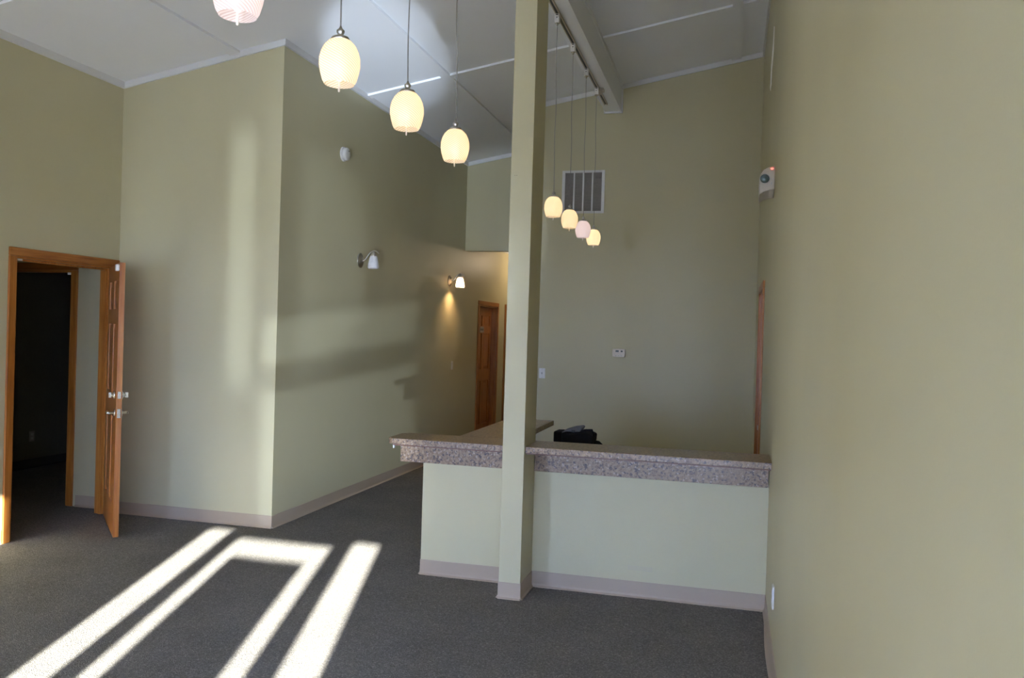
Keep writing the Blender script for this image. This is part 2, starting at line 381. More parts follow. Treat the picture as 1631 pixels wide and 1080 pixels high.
# beam and column
bm = bmesh.new(); box(bm, -1.445, -1.262, Y0, YB, 4.222, 0, zt)
beam = obj('beam', bm, 'ceiling_paint', kind='structure')
bm = bmesh.new()
box(bm, -1.262, -1.247, YB - 0.02, YB, 4.205, 0, zc); box(bm, -1.46, -1.445, YB - 0.02, YB, 4.205, 0, zc); box(bm, -1.46, -1.247, YB - 0.02, YB, 4.205, 4.222)
obj('end_trim', bm, 'trim_white', beam)
bm = bmesh.new(); box(bm, -1.262, -1.252, Y0, YB - 0.02, 0, 0, zc, lambda x: zc(x) - 0.045); obj('side_trim', bm, 'ceiling_paint', beam)
PX0, PX1, PY0, PY1 = -1.384, -1.2415, 5.132, 5.449
bm = bmesh.new(); box(bm, PX0, PX1, PY0, PY1, 0, 4.222)
pillar = obj('pillar', bm, 'wall_paint', kind='structure', bevel=0.003)
pillar['label'] = 'tall square column in front of the counter, painted olive like the walls'

# ceiling trims along the walls
def trim(name, b, top=None, bot=None):
    bm = bmesh.new(); box(bm, *b, top, bot); return obj(name, bm, 'trim_white', kind='structure')
tr = lambda x: zc(x) - 0.052
def zc0(x): return zc(x)
trim('trim_1', (XL, XL + 0.022, Y0, YF, 0, 0), zc0, tr)
trim('trim_2', (XL + 0.022, XC + 0.018, YF - 0.018, YF, 0, 0), zc0, tr)
trim('trim_3', (XC, XC + 0.018, YF, YS, 0, 0), zc0, tr)
trim('trim_4', (XC + 0.018, -2.45, YS - 0.018, YS, 0, 0), zc0, tr)
trim('trim_5', (-2.45, -1.46, YB - 0.018, YB, 0, 0), zc0, tr)
trim('trim_6', (-1.247, XR, YB - 0.018, YB, 0, 0), zc0, tr)
trim('trim_7', (XR - 0.018, XR, YR, YB - 0.018, 0, 0), zc0, tr)
trim('trim_8', (XC, XC + 0.015, YS + T, 16.0, 3.02, 3.06))

# vinyl cove bases: a flat strip with a small toe at the carpet
def base(name, x0, y0, x1, y1, nx, ny, h=0.104, parent=None):
    """strip along (x0,y0)-(x1,y1) on a wall whose outward side is (nx,ny)"""
    prof = [(0.0, 0.0), (0.017, 0.0), (0.017, 0.004), (0.008, 0.011), (0.004, 0.022), (0.0035, h - 0.003), (0.002, h), (0.0, h)]
    bm = bmesh.new(); a = []; b = []
    for d, z in prof:
        a.append(bm.verts.new((x0 + nx * d, y0 + ny * d, z))); b.append(bm.verts.new((x1 + nx * d, y1 + ny * d, z)))
    n = len(prof)
    for i in range(n): bm.faces.new((a[i], a[(i + 1) % n], b[(i + 1) % n], b[i]))
    bm.faces.new(a); bm.faces.new(b[::-1])
    return obj(name, bm, 'vinyl_base', parent, kind=None if parent else 'structure')
base('baseboard_left', XL, Y0, XL, 5.06, 1, 0)
base('baseboard_front_left', XL, YF, XC + 0.003, YF, 0, -1)
base('baseboard_corridor', XC, YF, XC, 11.90, 1, 0)
base('baseboard_back', -2.45, YB, XR, YB, 0, -1)
base('baseboard_right_back', XR, 8.12, XR, YB, -1, 0)
base('baseboard_hall', -5.71, 6.317, XL - T, 6.317, 0, -1)
o = base('baseboard_dark_room', -7.62, 6.45, -7.62, 9.9, 1, 0); o.data.materials[0] = MATS['vinyl_base_unlit']
base('baseboard_pillar_front', PX0 - 0.003, PY0, PX1 + 0.003, PY0, 0, -1)
base('baseboard_pillar_right', PX1, PY0, PX1, PY1, 1, 0)
base('baseboard_pillar_left', PX0, PY0, PX0, PY1, -1, 0)
# right wall: its base is coming loose and bows off the wall in places
prof = [(0.0, 0.0), (0.015, 0.0), (0.015, 0.004), (0.008, 0.014), (0.004, 0.026), (0.003, 0.10), (0.0, 0.104)]
bm = bmesh.new(); rows = []
for k in range(61):
    y = YR + (5.447 - YR) * k / 60
    off = 0.010 * max(0, math.sin(y * 2.9 + 0.6)) * max(0.0, min(1.0, (5.45 - y) * 3))
    rows.append([bm.verts.new((XR - d * (1 + off * 20) - (off if z < 0.06 and d > 0 else 0), y, z)) for d, z in prof])
for a, b in zip(rows, rows[1:]):
    for i in range(len(prof) - 1):
        f = bm.faces.new((a[i], a[i + 1], b[i + 1], b[i])); f.smooth = False
obj('baseboard_right', bm, 'vinyl_base', kind='structure')

# ------------------------------------------------------------------ door building
def casing(parent, axis, wall, side, u0, u1, ztop, wd=0.065, th=0.018):
    """flat oak casing round an opening; axis 'x' = wall plane at x=wall, runs along y"""
    def put(nm, a, b, z0, z1, m):
        lo, hi = (wall, wall + side * th) if side > 0 else (wall + side * th, wall)
        bb = (lo, hi, a, b, z0, z1) if axis == 'x' else (a, b, lo, hi, z0, z1)
        o = bx(nm, m, bb, parent, bevel=0.004); return o
    put('casing', u0 - wd, u0, 0, ztop, 'oak_z'); put('casing', u1, u1 + wd, 0, ztop, 'oak_z')
    put('head_casing', u0 - wd, u1 + wd, ztop, ztop + wd, 'oak_y' if axis == 'x' else 'oak_x')
def panel_leaf(parent, mtx, wdt, hgt, th=0.040, name='door_leaf'):
    """six panel oak leaf in its own frame: x along the width from the hinge, y through it, z up"""
    st, mu = 0.115, 0.10
    rails = [(0, 0.24), (0.92, 1.10), (1.66, 1.78), (hgt - 0.13, hgt)]
    bm = bmesh.new()
    box(bm, 0, st, 0, th, 0, hgt); box(bm, wdt - st, wdt, 0, th, 0, hgt)
    for a, b in rails: box(bm, st, wdt - st, 0, th, a, b)
    c = wdt / 2
    gaps = list(zip([r[1] for r in rails], [r[0] for r in rails[1:]]))
    for a, b in gaps: box(bm, c - mu / 2, c + mu / 2, 0, th, a, b)
    bm.transform(mtx); lf = obj(name, bm, 'oak_z', parent)
    for a, b in gaps:
        for x0, x1 in ((st, c - mu / 2), (c + mu / 2, wdt - st)):
            bm = bmesh.new()
            # a raised field with sloping margins on both faces
            for s, yf in ((0, 0.006), (1, th - 0.006)):
                pass
            g = 0.045
            ym = (0.015, th - 0.015)
            outer = [(x0, a), (x1, a), (x1, b), (x0, b)]; inner = [(x0 + g, a + g), (x1 - g, a + g), (x1 - g, b - g), (x0 + g, b - g)]
            fo = [bm.verts.new((x, ym[0], z)) for x, z in outer]; fi = [bm.verts.new((x, 0.004, z)) for x, z in inner]
            ro = [bm.verts.new((x, ym[1], z)) for x, z in outer]; ri = [bm.verts.new((x, th - 0.005, z)) for x, z in inner]
            bm.faces.new(fi); bm.faces.new(ri[::-1])
            for i in range(4):
                j = (i + 1) % 4
                bm.faces.new((fo[i], fo[j], fi[j], fi[i])); bm.faces.new((ro[j], ro[i], ri[i], ri[j])); bm.faces.new((fo[j], fo[i], ro[i], ro[j]))
            bm.transform(mtx); obj('panel', bm, 'oak_z', lf)
    return lf
def frame_mtx(p, d):
    d = Vector(d).normalized(); n = Vector((-d.y, d.x, 0))
    return Matrix(((d.x, n.x, 0, p[0]), (d.y, n.y, 0, p[1]), (0, 0, 1, p[2]), (0, 0, 0, 1)))

# door_1: oak door standing open in the left wall
d1 = holder('door_1')
casing(d1, 'x', XL, 1, 5.13, 6.155, 2.165)
bx('jamb', 'oak_z', (XL - T, XL, 5.13, 5.148, 0, 2.17), d1); bx('jamb', 'oak_z', (XL - T - 0.005, XL, 6.152, 6.17, 0, 2.17), d1)
bx('head_jamb', 'oak_y', (XL - T, XL, 5.148, 6.152, 2.15, 2.17), d1)
bm = bmesh.new(); box(bm, XL - 0.075, XL - 0.05, 5.148, 5.163, 0, 2.15); box(bm, XL - 0.075, XL - 0.05, 6.137, 6.152, 0, 2.15); box(bm, XL - 0.075, XL - 0.05, 5.163, 6.137, 2.135, 2.15)
obj('door_stop', bm, 'oak_z', d1)
HX, HY = -5.222, 6.10
LM = frame_mtx((HX, HY, 0.012), (-4.595 - HX, 5.478 - HY, 0))
LW = math.hypot(-4.595 - HX, 5.478 - HY)
leaf = panel_leaf(d1, LM, LW, 2.14)
def on_leaf(bm): bm.transform(LM); return bm
def lever(y, sgn, z):
    bm = bmesh.new()
    xh = LW - 0.065
    m = Matrix.Translation((xh, y, z)); prof = [(0.031, 0.0), (0.031, 0.006 * sgn), (0.024, 0.012 * sgn), (0.011, 0.014 * sgn), (0.011, 0.045 * sgn)]
    lathe(bm, prof, 20, 'y', mtx=m)
    tube(bm, [(xh, y + 0.045 * sgn, z), (xh - 0.015, y + 0.056 * sgn, z), (xh - 0.05, y + 0.058 * sgn, z), (xh - 0.11, y + 0.056 * sgn, z - 0.003)], [0.011, 0.011, 0.009, 0.008], 10)
    return bm
obj('handle', on_leaf(lever(0.0, -1, 0.965)), 'chrome', leaf); obj('handle', on_leaf(lever(0.040, 1, 0.965)), 'chrome', leaf)
for y, s in ((0.0, -1), (0.040, 1)):
    bm = bmesh.new(); m = Matrix.Translation((LW - 0.065, y, 1.105))
    lathe(bm, [(0.034, 0.0), (0.034, 0.012 * s), (0.026, 0.02 * s), (0.012, 0.022 * s), (0.012, 0.034 * s)], 20, 'y', mtx=m)
    box(bm, LW - 0.072, LW - 0.058, min(y + 0.03 * s, y + 0.05 * s), max(y + 0.03 * s, y + 0.05 * s), 1.085, 1.125)
    obj('deadbolt', on_leaf(bm), 'chrome', leaf)
bm = bmesh.new(); box(bm, LW, LW + 0.003, 0.008, 0.032, 0.93, 1.00); box(bm, LW, LW + 0.003, 0.008, 0.032, 1.08, 1.135); lathe(bm, [(0.010, LW), (0.010, LW + 0.010)], 12, 'x', mtx=Matrix.Translation((0, 0.02, 0.965))); lathe(bm, [(0.011, LW), (0.011, LW + 0.012)], 12, 'x', mtx=Matrix.Translation((0, 0.02, 1.105)))
obj('latch_plate', on_leaf(bm), 'chrome', leaf)
bm = bmesh.new(); box(bm, LW - 0.075, LW - 0.002, -0.028, 0.0, 2.075, 2.125)
o = obj('door_contact', on_leaf(bm), 'white_plastic', leaf, bevel=0.005); o['label'] = 'small white contact sensor near the top corner'
for z in (0.25, 1.05, 1.9):
    bm = bmesh.new(); lathe(bm, [(0.007, z - 0.05), (0.007, z + 0.05)], 10, mtx=Matrix.Translation((HX + 0.004, HY + 0.012, 0))); obj('hinge', bm, 'brushed_nickel', d1)
o = bx('contact_magnet', 'white_plastic', (XL - 0.045, XL - 0.012, 5.16, 5.21, 2.133, 2.149), d1, bevel=0.003)
# the doorway beyond it
d6 = holder('door_6')
casing(d6, 'y', 6.317, -1, -6.72, -5.80, 2.145, 0.065)
bx('jamb', 'oak_z', (-5.82, -5.80, 6.317, 6.437, 0, 2.145), d6); bx('jamb', 'oak_z', (-6.72, -6.70, 6.317, 6.437, 0, 2.145), d6); bx('head_jamb', 'oak_x', (-6.70, -5.82, 6.317, 6.437, 2.125, 2.145), d6)
bx('contact_magnet', 'white_plastic', (-5.87, -5.83, 6.33, 6.35, 2.105, 2.125), d6)

# door_2: closed oak door along the corridor, with its small sign
d2 = holder('door_2')
casing(d2, 'x', XC, 1, 12.0, 12.99, 2.10)
bx('jamb', 'oak_z', (XC - T, XC, 12.0, 12.018, 0, 2.10), d2); bx('jamb', 'oak_z', (XC - T, XC, 12.972, 12.99, 0, 2.10), d2); bx('head_jamb', 'oak_y', (XC - T, XC, 12.018, 12.972, 2.082, 2.10), d2)
M2 = frame_mtx((XC - T, 12.968, 0.01), (0, -1, 0))
M2 = M2 @ Matrix.Translation((0, 0.0, 0))
leaf2 = panel_leaf(d2, M2, 0.946, 2.068)
bx('sign_plate', 'grey_plastic', (XC - T + 0.0405, XC - T + 0.045, 12.33, 12.53, 1.685, 1.775), leaf2)
bm = bmesh.new()
for k in range(6): box(bm, XC - T + 0.045, XC - T + 0.0458, 12.352 + k * 0.026, 12.370 + k * 0.026, 1.715, 1.745)
o = obj('sign_lettering', bm, 'dark_plastic', leaf2); o['kind'] = 'stuff'
bm = bmesh.new(); m = Matrix.Translation((XC - T + 0.04, 12.085, 0.965)); lathe(bm, [(0.03, 0), (0.03, 0.01), (0.011, 0.012), (0.011, 0.03), (0.027, 0.04), (0.027, 0.06), (0.012, 0.067)], 16, 'x', mtx=m)
obj('knob', bm, 'brushed_nickel', leaf2)
# door_3: the next doorway, standing open and dark
d3 = holder('door_3')
casing(d3, 'x', XC, 1, 13.52, 14.5, 2.10)
bx('jamb', 'oak_z', (XC - T, XC, 13.52, 13.538, 0, 2.10), d3); bx('jamb', 'oak_z', (XC - T, XC, 14.482, 14.5, 0, 2.10), d3); bx('head_jamb', 'oak_y', (XC - T, XC, 13.538, 14.482, 2.082, 2.10), d3)
# door_4: oak door in the right wall behind the counter
d4 = holder('door_4')
casing(d4, 'x', XR, -1, 7.18, 8.04, 2.125)
bx('jamb', 'oak_z', (XR, XR + T, 7.18, 7.198, 0, 2.13), d4); bx('jamb', 'oak_z', (XR, XR + T, 8.022, 8.04, 0, 2.13), d4); bx('head_jamb', 'oak_y', (XR, XR + T, 7.198, 8.022, 2.112, 2.13), d4)
leaf4 = panel_leaf(d4, frame_mtx((XR + 0.02, 8.018, 0.01), (0, -1, 0)), 0.816, 2.098)
bm = bmesh.new(); lathe(bm, [(0.03, 0), (0.03, -0.01), (0.011, -0.012), (0.011, -0.022), (0.024, -0.028), (0.02, -0.04)], 16, 'x', mtx=Matrix.Translation((XR + 0.02, 7.27, 0.965))); obj('knob', bm, 'brushed_nickel', leaf4)

# ------------------------------------------------------------------ reception counter
YP, ZT, TH = 5.449, 0.974, 0.040
wc = struct('wall_counter', 'wall_paint', [(-2.036, PX0, YP, YP + 0.11, 0, 0.932), (PX0, PX1, YP + 0.0005, YP + 0.11, 0, 0.932), (PX1, XR, YP, YP + 0.11, 0, 0.932)])
bx('paint_patch', 'patch_paint', (-0.60, -0.44, YP - 0.0006, YP, 0.175, 0.205), wc)
struct('wall_counter_return', 'wall_paint', [(-1.70, -1.59, YP + 0.11, 6.78, 0, 0.932)])
base('baseboard_counter_left', -2.036 - 0.003, YP, PX0, YP, 0, -1)
base('baseboard_counter_end', -2.036, YP, -2.036, YP + 0.11, -1, 0)
base('baseboard_counter_right', PX1, YP, XR, YP, 0, -1)
ct = thing('countertop', 'long speckled brown laminate counter ledge from the right wall past the column', 'countertop', (-1.0, 5.33, 0.78))
def lc(bm, o): bm.transform(Matrix.Translation(-o.location)); return bm
bm = bmesh.new()
YE, YK = 5.152, 5.525
prism(bm, [(-2.150, YE), (PX0 - 0.001, YE), (PX0 - 0.001, PY1 + 0.001), (PX1 + 0.001, PY1 + 0.001), (PX1 + 0.001, YE), (XR - 0.001, YE), (XR - 0.001, YK), (-2.15, YK - 0.05), (-2.196, YK - 0.095), (-2.192, YE + 0.042)], ZT - TH, ZT)
obj('ledge', lc(bm, ct), 'granite_laminate', ct, bevel=0.004)
bm = bmesh.new(); box(bm, -2.196, PX0 - 0.002, 5.417, YP - 0.0008, 0.780, ZT - TH); box(bm, -2.196, -2.166, YP - 0.0008, YP + 0.06, 0.780, ZT - TH)
obj('apron', lc(bm, ct), 'granite_laminate', ct, bevel=0.002)
bm = bmesh.new(); box(bm, PX1 + 0.004, XR - 0.006, 5.417, YP - 0.0008, 0.780, ZT - TH); obj('apron', lc(bm, ct), 'granite_laminate', ct, bevel=0.002)
bm = bmesh.new(); box(bm, -2.150, PX0 - 0.002, YE + 0.016, YE + 0.03, ZT - TH - 0.008, ZT - TH); box(bm, PX1 + 0.004, XR - 0.006, YE + 0.016, YE + 0.03, ZT - TH - 0.008, ZT - TH)
obj('edge_strip', lc(bm, ct), 'laminate_edge', ct)
bm = bmesh.new(); box(bm, -2.176, -2.166, 5.23, 5.245, 0.898, ZT - TH); obj('bracket', lc(bm, ct), 'bracket_metal', ct)
rc = thing('return_countertop', 'narrow speckled brown laminate ledge running back behind the column from the counter', 'countertop', (-1.59, 6.2, ZT - TH))
bm = bmesh.new(); ye = lambda x: YK - 0.05 + 0.05 * (x + 2.15) / (XR - 0.001 + 2.15) + 0.0006
prism(bm, [(-1.785, ye(-1.785)), (-1.405, ye(-1.405)), (-1.405, 6.83), (-1.785, 6.83)], ZT - TH, ZT); obj('ledge', lc(bm, rc), 'granite_laminate', rc)
dk = thing('work_desk', 'low laminate work desk tucked behind the counter under the black bag', 'desk', (-0.65, 5.95, 0))
bm = bmesh.new(); box(bm, -1.35, 0.2, YP + 0.115, 6.32, 0.72, 0.755); obj('desktop', lc(bm, dk), 'granite_laminate', dk)
for x in (-1.33, 0.16):
    bm = bmesh.new(); box(bm, x, x + 0.025, YP + 0.13, 6.28, 0, 0.72); obj('side_panel', lc(bm, dk), 'grey_plastic', dk)

# black bag on the desk, its top showing over the counter
bg_ = thing('bag', 'black fabric bag with grey flap, half hidden behind the counter', 'bag', (-1.03, 6.02, 0.755))
def rounded(bm, x0, x1, y0, y1, z0, z1, r=0.03, sag=0.0):
    vs = box(bm, x0, x1, y0, y1, z0, z1)
    return vs
bm = bmesh.new(); box(bm, -0.135, 0.095, -0.10, 0.10, 0.0, 0.232); bmesh.ops.subdivide_edges(bm, edges=bm.edges[:], cuts=3, use_grid_fill=True)
for v in bm.verts:
    v.co.x += 0.010 * math.sin(v.co.z * 23 + v.co.y * 31); v.co.z += (0.012 * math.sin(v.co.x * 30 + 1) if v.co.z > 0.2 else 0)
obj('body', bm, 'black_fabric', bg_, bevel=0.012)
bm = bmesh.new(); prism(bm, [(-0.195, -0.07), (-0.128, -0.085), (-0.128, 0.085), (-0.19, 0.07)], 0.15, 0.235); obj('side_pocket', bm, 'black_fabric', bg_, bevel=0.012)
bm = bmesh.new(); lathe(bm, [(0.02, 0.0), (0.075, 0.03), (0.09, 0.09), (0.08, 0.14), (0.045, 0.172), (0.005, 0.18)], 20, mtx=Matrix.Translation((0.09, 0, 0)) @ Matrix.Scale(0.9, 4, (0, 1, 0))); obj('pocket', bm, 'black_fabric', bg_)
bm = bmesh.new(); pts = [(-0.145, 0.222), (-0.11, 0.248), (-0.05, 0.268), (0.005, 0.277), (0.018, 0.268), (0.0, 0.240), (-0.10, 0.236)]
a = [bm.verts.new((x, -0.075, z)) for x, z in pts]; b = [bm.verts.new((x, 0.075, z)) for x, z in pts]
bm.faces.new(a); bm.faces.new(b[::-1])
for i in range(len(pts)): bm.faces.new((a[i], a[(i + 1) % len(pts)], b[(i + 1) % len(pts)], b[i]))
o = obj('flap', bm, 'grey_fabric', bg_, bevel=0.006); o['label'] = 'grey folded flap'
bm = bmesh.new(); box(bm, -0.060, -0.035, -0.080, 0.080, 0.236, 0.252); obj('clasp', bm, 'dark_plastic', bg_, bevel=0.002)
bm = bmesh.new(); tube(bm, [(0.0, -0.05, 0.245), (0.04, -0.055, 0.255), (0.085, -0.05, 0.258), (0.097, -0.04, 0.22), (0.099, -0.04, 0.12)], 0.007, 8); obj('strap', bm, 'black_fabric', bg_)

# ------------------------------------------------------------------ light tracks and pendant lamps
TX, TZ = -1.385, 4.222
def track(y0, y1, label, feed=False):
    t = thing('light_track', label, 'light track', (TX, (y0 + y1) / 2, TZ))
    h = (y1 - y0) / 2
    bm = bmesh.new()
    box(bm, -0.018, -0.010, -h, h, -0.020, 0); box(bm, 0.010, 0.018, -h, h, -0.020, 0); box(bm, -0.010, 0.010, -h, h, -0.006, 0)
    obj('rail', bm, 'cream_plastic', t)
    bm = bmesh.new(); box(bm, -0.0098, 0.0098, -h + 0.004, h - 0.004, -0.012, -0.0062); obj('slot', bm, 'dark_plastic', t)
    if feed:
        bm = bmesh.new(); box(bm, -0.032, 0.032, h - 0.60, h - 0.44, -0.036, -0.0205); box(bm, 0.024, 0.060, h - 0.58, h - 0.50, -0.030, -0.001); obj('power_feed', bm, 'cream_plastic', t, bevel=0.003)
    return t
track(6.05, 9.02, 'white ceiling light track under the beam above the counter', True)
track(1.75, 4.25, 'white light track under the beam in front of the column')

# shade profile, real size; z = 0 at its open rim
SH = [(0.052, 0.0), (0.060, 0.014), (0.0675, 0.040), (0.0725, 0.066), (0.0715, 0.092), (0.066, 0.114), (0.055, 0.136), (0.040, 0.152), (0.022, 0.162), (0.014, 0.164)]
def pendant(x, y, z, label, warm, power, glass, tz=TZ, h=1.0):
    """z = height of the rim of the shade"""
    t = thing('pendant_lamp', label, 'pendant lamp', (x, y, z), 0, 'glass pendant lamps hanging in a row under the beam')
    bm = bmesh.new(); lathe(bm, [(r, zz * h) for r, zz in SH], 48, cap=False); obj('shade', bm, glass, t)
    zt_ = 0.164 * h
    bm = bmesh.new(); lathe(bm, [(0.036, zt_ - 0.010), (0.030, zt_ + 0.002), (0.012, zt_ + 0.008), (0.010, zt_ + 0.014), (0.014, zt_ + 0.019), (0.014, zt_ + 0.027), (0.006, zt_ + 0.034), (0.003, zt_ + 0.042)], 20); obj('cap', bm, 'brushed_nickel', t)
    top = tz - z - 0.105
    n = 14; ph = y * 3.1
    bm = bmesh.new(); tube(bm, [(0.004 * math.sin(ph + k * 0.9) * math.sin(math.pi * k / n) + (TX - x) * k / n, 0.004 * math.cos(ph * 2 + k * 0.7) * math.sin(math.pi * k / n), zt_ + 0.038 + (top - zt_ - 0.038) * k / n) for k in range(n + 1)], 0.0026, 6); obj('cord', bm, 'cord_grey', t)
    dx = TX - x
    bm = bmesh.new(); box(bm, dx - 0.019, dx + 0.019, -0.024, 0.024, tz - z - 0.088, tz - z - 0.0205); ad = obj('track_adapter', bm, 'white_plastic', t, bevel=0.003)
    bm = bmesh.new(); box(bm, dx - 0.008, dx + 0.010, -0.0255, -0.0235, tz - z - 0.034, tz - z - 0.026); box(bm, dx - 0.004, dx + 0.004, -0.0255, -0.0235, tz - z - 0.056, tz - z - 0.048); obj('switch_mark', bm, 'dark_plastic', ad)
    bm = bmesh.new(); lathe(bm, [(0.020, tz - z - 0.088), (0.020, tz - z - 0.093), (0.009, tz - z - 0.095), (0.008, tz - z - 0.108), (0.003, tz - z - 0.112)], 14, mtx=Matrix.Translation((dx, 0, 0))); obj('strain_relief', bm, 'chrome', ad)
    bm = bmesh.new(); lathe(bm, [(0.004, 0.012), (0.014, 0.022), (0.020, 0.045), (0.017, 0.07), (0.013, 0.09), (0.013, zt_ - 0.012)], 16); obj('bulb', bm, 'bulb_warm' if warm else 'bulb_cool', t)
    bm = bmesh.new(); lathe(bm, [(0.0015, -0.027), (0.004, -0.024), (0.0045, -0.008), (0.004, 0.0), (0.002, 0.013)], 10); obj('finial', bm, 'opal_glass', t)
    l = bpy.data.lights.new('lamp_light', 'POINT'); l.energy = power; l.color = (1.0, 0.76, 0.50) if warm else (1.0, 0.86, 0.78); l.shadow_soft_size = 0.024
    lo = bpy.data.objects.new('lamp_light', l); COL.objects.link(lo); lo.parent = t; lo.location = (0, 0, 0.050)
    return t
PW = 0.27
ROW = [
    (2.07, 2.566, 'pinkish white pendant lamp cut off by the top edge of the photo', False, PW * 0.36, 'swirl_glass_pink'),
    (2.70, 2.560, 'glowing pendant lamp with a swirled shade, the largest one fully in view', True, PW, 'swirl_glass'),
    (3.335, 2.556, 'glowing pendant lamp halfway between the largest one and the one nearest the column', True, PW * 1.1, 'swirl_glass'),
    (3.98, 2.552, 'glowing pendant lamp just left of the column, in front of the corridor header', True, PW * 1.1, 'swirl_glass'),
    (6.40, 2.615, 'glowing pendant lamp just right of the column, highest of the four over the counter', True, PW, 'swirl_glass'),
    (7.08, 2.615, 'cream glowing pendant lamp overlapping the lower left corner of the wall vent', True, PW * 0.8, 'swirl_glass'),
    (7.76, 2.612, 'dim pinkish pendant lamp with a ribbed shade, third right of the column', False, PW * 0.07, 'swirl_glass_pink'),
    (8.38, 2.610, 'brightest pendant lamp over the counter, lowest and farthest right of its four', True, PW * 1.4, 'swirl_glass')]
for y, z, lb, wm, pw, gl in ROW:
    far = y > 5
    pendant(-1.368 if not far else -1.372, y, z, lb, wm, pw, gl, h=1.0)

# ------------------------------------------------------------------ wall lamps
def sconce(y, z, label, lit):
    t = thing('wall_sconce', label, 'wall lamp', (XC, y, z), 0, 'brushed nickel sconces on the corridor wall')
    bm = bmesh.new(); lathe(bm, [(0.073, 0.0), (0.075, 0.008), (0.066, 0.014), (0.052, 0.016), (0.050, 0.024), (0.030, 0.032), (0.012, 0.034)], 32, 'x'); obj('backplate', bm, 'brushed_nickel', t)
    pts = []
    ctl = [Vector((0.03, 0, 0.0)), Vector((0.075, 0, -0.010)), Vector((0.085, 0, 0.085)), Vector((0.150, 0, 0.098)), Vector((0.185, 0, 0.100)), Vector((0.200, 0, 0.078)), Vector((0.205, 0, 0.066))]
    def bez(a, b, c, d, k): return a * (1 - k) ** 3 + b * 3 * k * (1 - k) ** 2 + c * 3 * k * k * (1 - k) + d * k ** 3
    pts = [bez(*ctl[:4], k / 10) for k in range(11)] + [bez(*ctl[3:], k / 6) for k in range(1, 7)]
    bm = bmesh.new(); tube(bm, pts, 0.0055, 10); obj('arm', bm, 'brushed_nickel', t)
    m = Matrix.Translation((0.150, 0, 0))
    bm = bmesh.new(); lathe(bm, [(0.006, 0.098), (0.012, 0.088), (0.022, 0.082), (0.030, 0.062), (0.034, 0.044), (0.032, 0.040)], 24, mtx=m); obj('fitter', bm, 'brushed_nickel', t)
    prof = [(0.033, 0.046), (0.036, 0.040), (0.045, 0.008), (0.055, -0.040), (0.058, -0.066), (0.054, -0.080), (0.046, -0.083)]
    bm = bmesh.new(); lathe(bm, prof, 32, cap=False, mtx=m); obj('shade', bm, 'opal_glass' if lit else 'opal_glass_unlit', t)
    if lit:
        bm = bmesh.new(); lathe(bm, [(0.004, -0.05), (0.018, -0.03), (0.018, 0.0), (0.012, 0.03)], 14, mtx=m); obj('bulb', bm, 'bulb_warm', t)
        l = bpy.data.lights.new('lamp_light', 'POINT'); l.energy = 14.0; l.color = (1.0, 0.66, 0.34); l.shadow_soft_size = 0.022
        lo = bpy.data.objects.new('lamp_light', l); COL.objects.link(lo); lo.parent = t; lo.location = (0.150, 0, -0.03)
sconce(7.80, 2.385, 'unlit brushed nickel wall sconce with white glass shade, nearer of two', False)
sconce(10.60, 2.365, 'glowing wall sconce near the corridor doors, casting warm light on the wall', True)

cl = thing('added_corridor_lamp', 'added round flush lamp to light the corridor, out of sight behind the column', 'ceiling lamp', (-2.95, 13.6, 3.06))  # lamp added to brighten the far corridor, never in view
bm = bmesh.new(); lathe(bm, [(0.16, 0.0), (0.16, -0.025), (0.145, -0.03)], 32); obj('base', bm, 'brushed_nickel', cl)
bm = bmesh.new(); lathe(bm, [(0.145, -0.03), (0.135, -0.07), (0.10, -0.10), (0.05, -0.115), (0.005, -0.118)], 32, cap=False); obj('diffuser', bm, 'opal_glass', cl)
l = bpy.data.lights.new('lamp_light', 'POINT'); l.energy = 4.5; l.color = (1.0, 0.78, 0.55); l.shadow_soft_size = 0.05
lo = bpy.data.objects.new('lamp_light', l); COL.objects.link(lo); lo.parent = cl; lo.location = (0, 0, -0.19)

# ------------------------------------------------------------------ small fittings
sd = thing('smoke_detector', 'round white smoke detector high on the corridor wall', 'smoke detector', (XC, 7.36, 3.37))
bm = bmesh.new(); lathe(bm, [(0.070, 0), (0.070, 0.012), (0.062, 0.014)], 32, 'x'); obj('base', bm, 'white_plastic', sd)
bm = bmesh.new(); lathe(bm, [(0.062, 0.014), (0.062, 0.042), (0.056, 0.050), (0.020, 0.052)], 32, 'x'); obj('cover', bm, 'white_plastic', sd)
bm = bmesh.new(); lathe(bm, [(0.006, 0.0515), (0.006, 0.054)], 10, 'x', mtx=Matrix.Translation((0, 0.018, 0.03))); obj('indicator', bm, 'dark_plastic', sd)

def plate_switch(name, label, loc, rz, rocker=True):
    t = thing(name, label, 'light switch', loc, rz)
    bm = bmesh.new(); box(bm, -0.036, 0.036, -0.006, 0, -0.058, 0.058); obj('plate', bm, 'white_plastic', t, bevel=0.003)
    if rocker:
        bm = bmesh.new(); box(bm, -0.017, 0.017, -0.009, -0.006, 0.003, 0.034); obj('rocker', bm, 'white_plastic', t)
        bm = bmesh.new(); box(bm, -0.017, 0.017, -0.009, -0.006, -0.034, -0.003); obj('rocker', bm, 'white_plastic', t)
    else:
        bm = bmesh.new(); box(bm, -0.005, 0.005, -0.016, -0.006, -0.010, 0.012); obj('toggle', bm, 'grey_plastic', t)
    for z in (-0.047, 0.047):
        bm = bmesh.new(); lathe(bm, [(0.004, -0.0072), (0.003, -0.0058)], 8, 'y', mtx=Matrix.Translation((0, 0, z))); obj('screw', bm, 'brushed_nickel', t)
    return t
plate_switch('light_switch', 'white double light switch on the corridor wall below the lit sconce', (XC, 10.80, 1.225), R(90))
plate_switch('light_switch', 'white toggle light switch on the back wall, half behind the column', (-2.085, YB, 1.240), 0, False)
ou = thing('outlet', 'white power outlet low on the right wall near the counter', 'power outlet', (XR, 4.57, 0.357), R(-90))
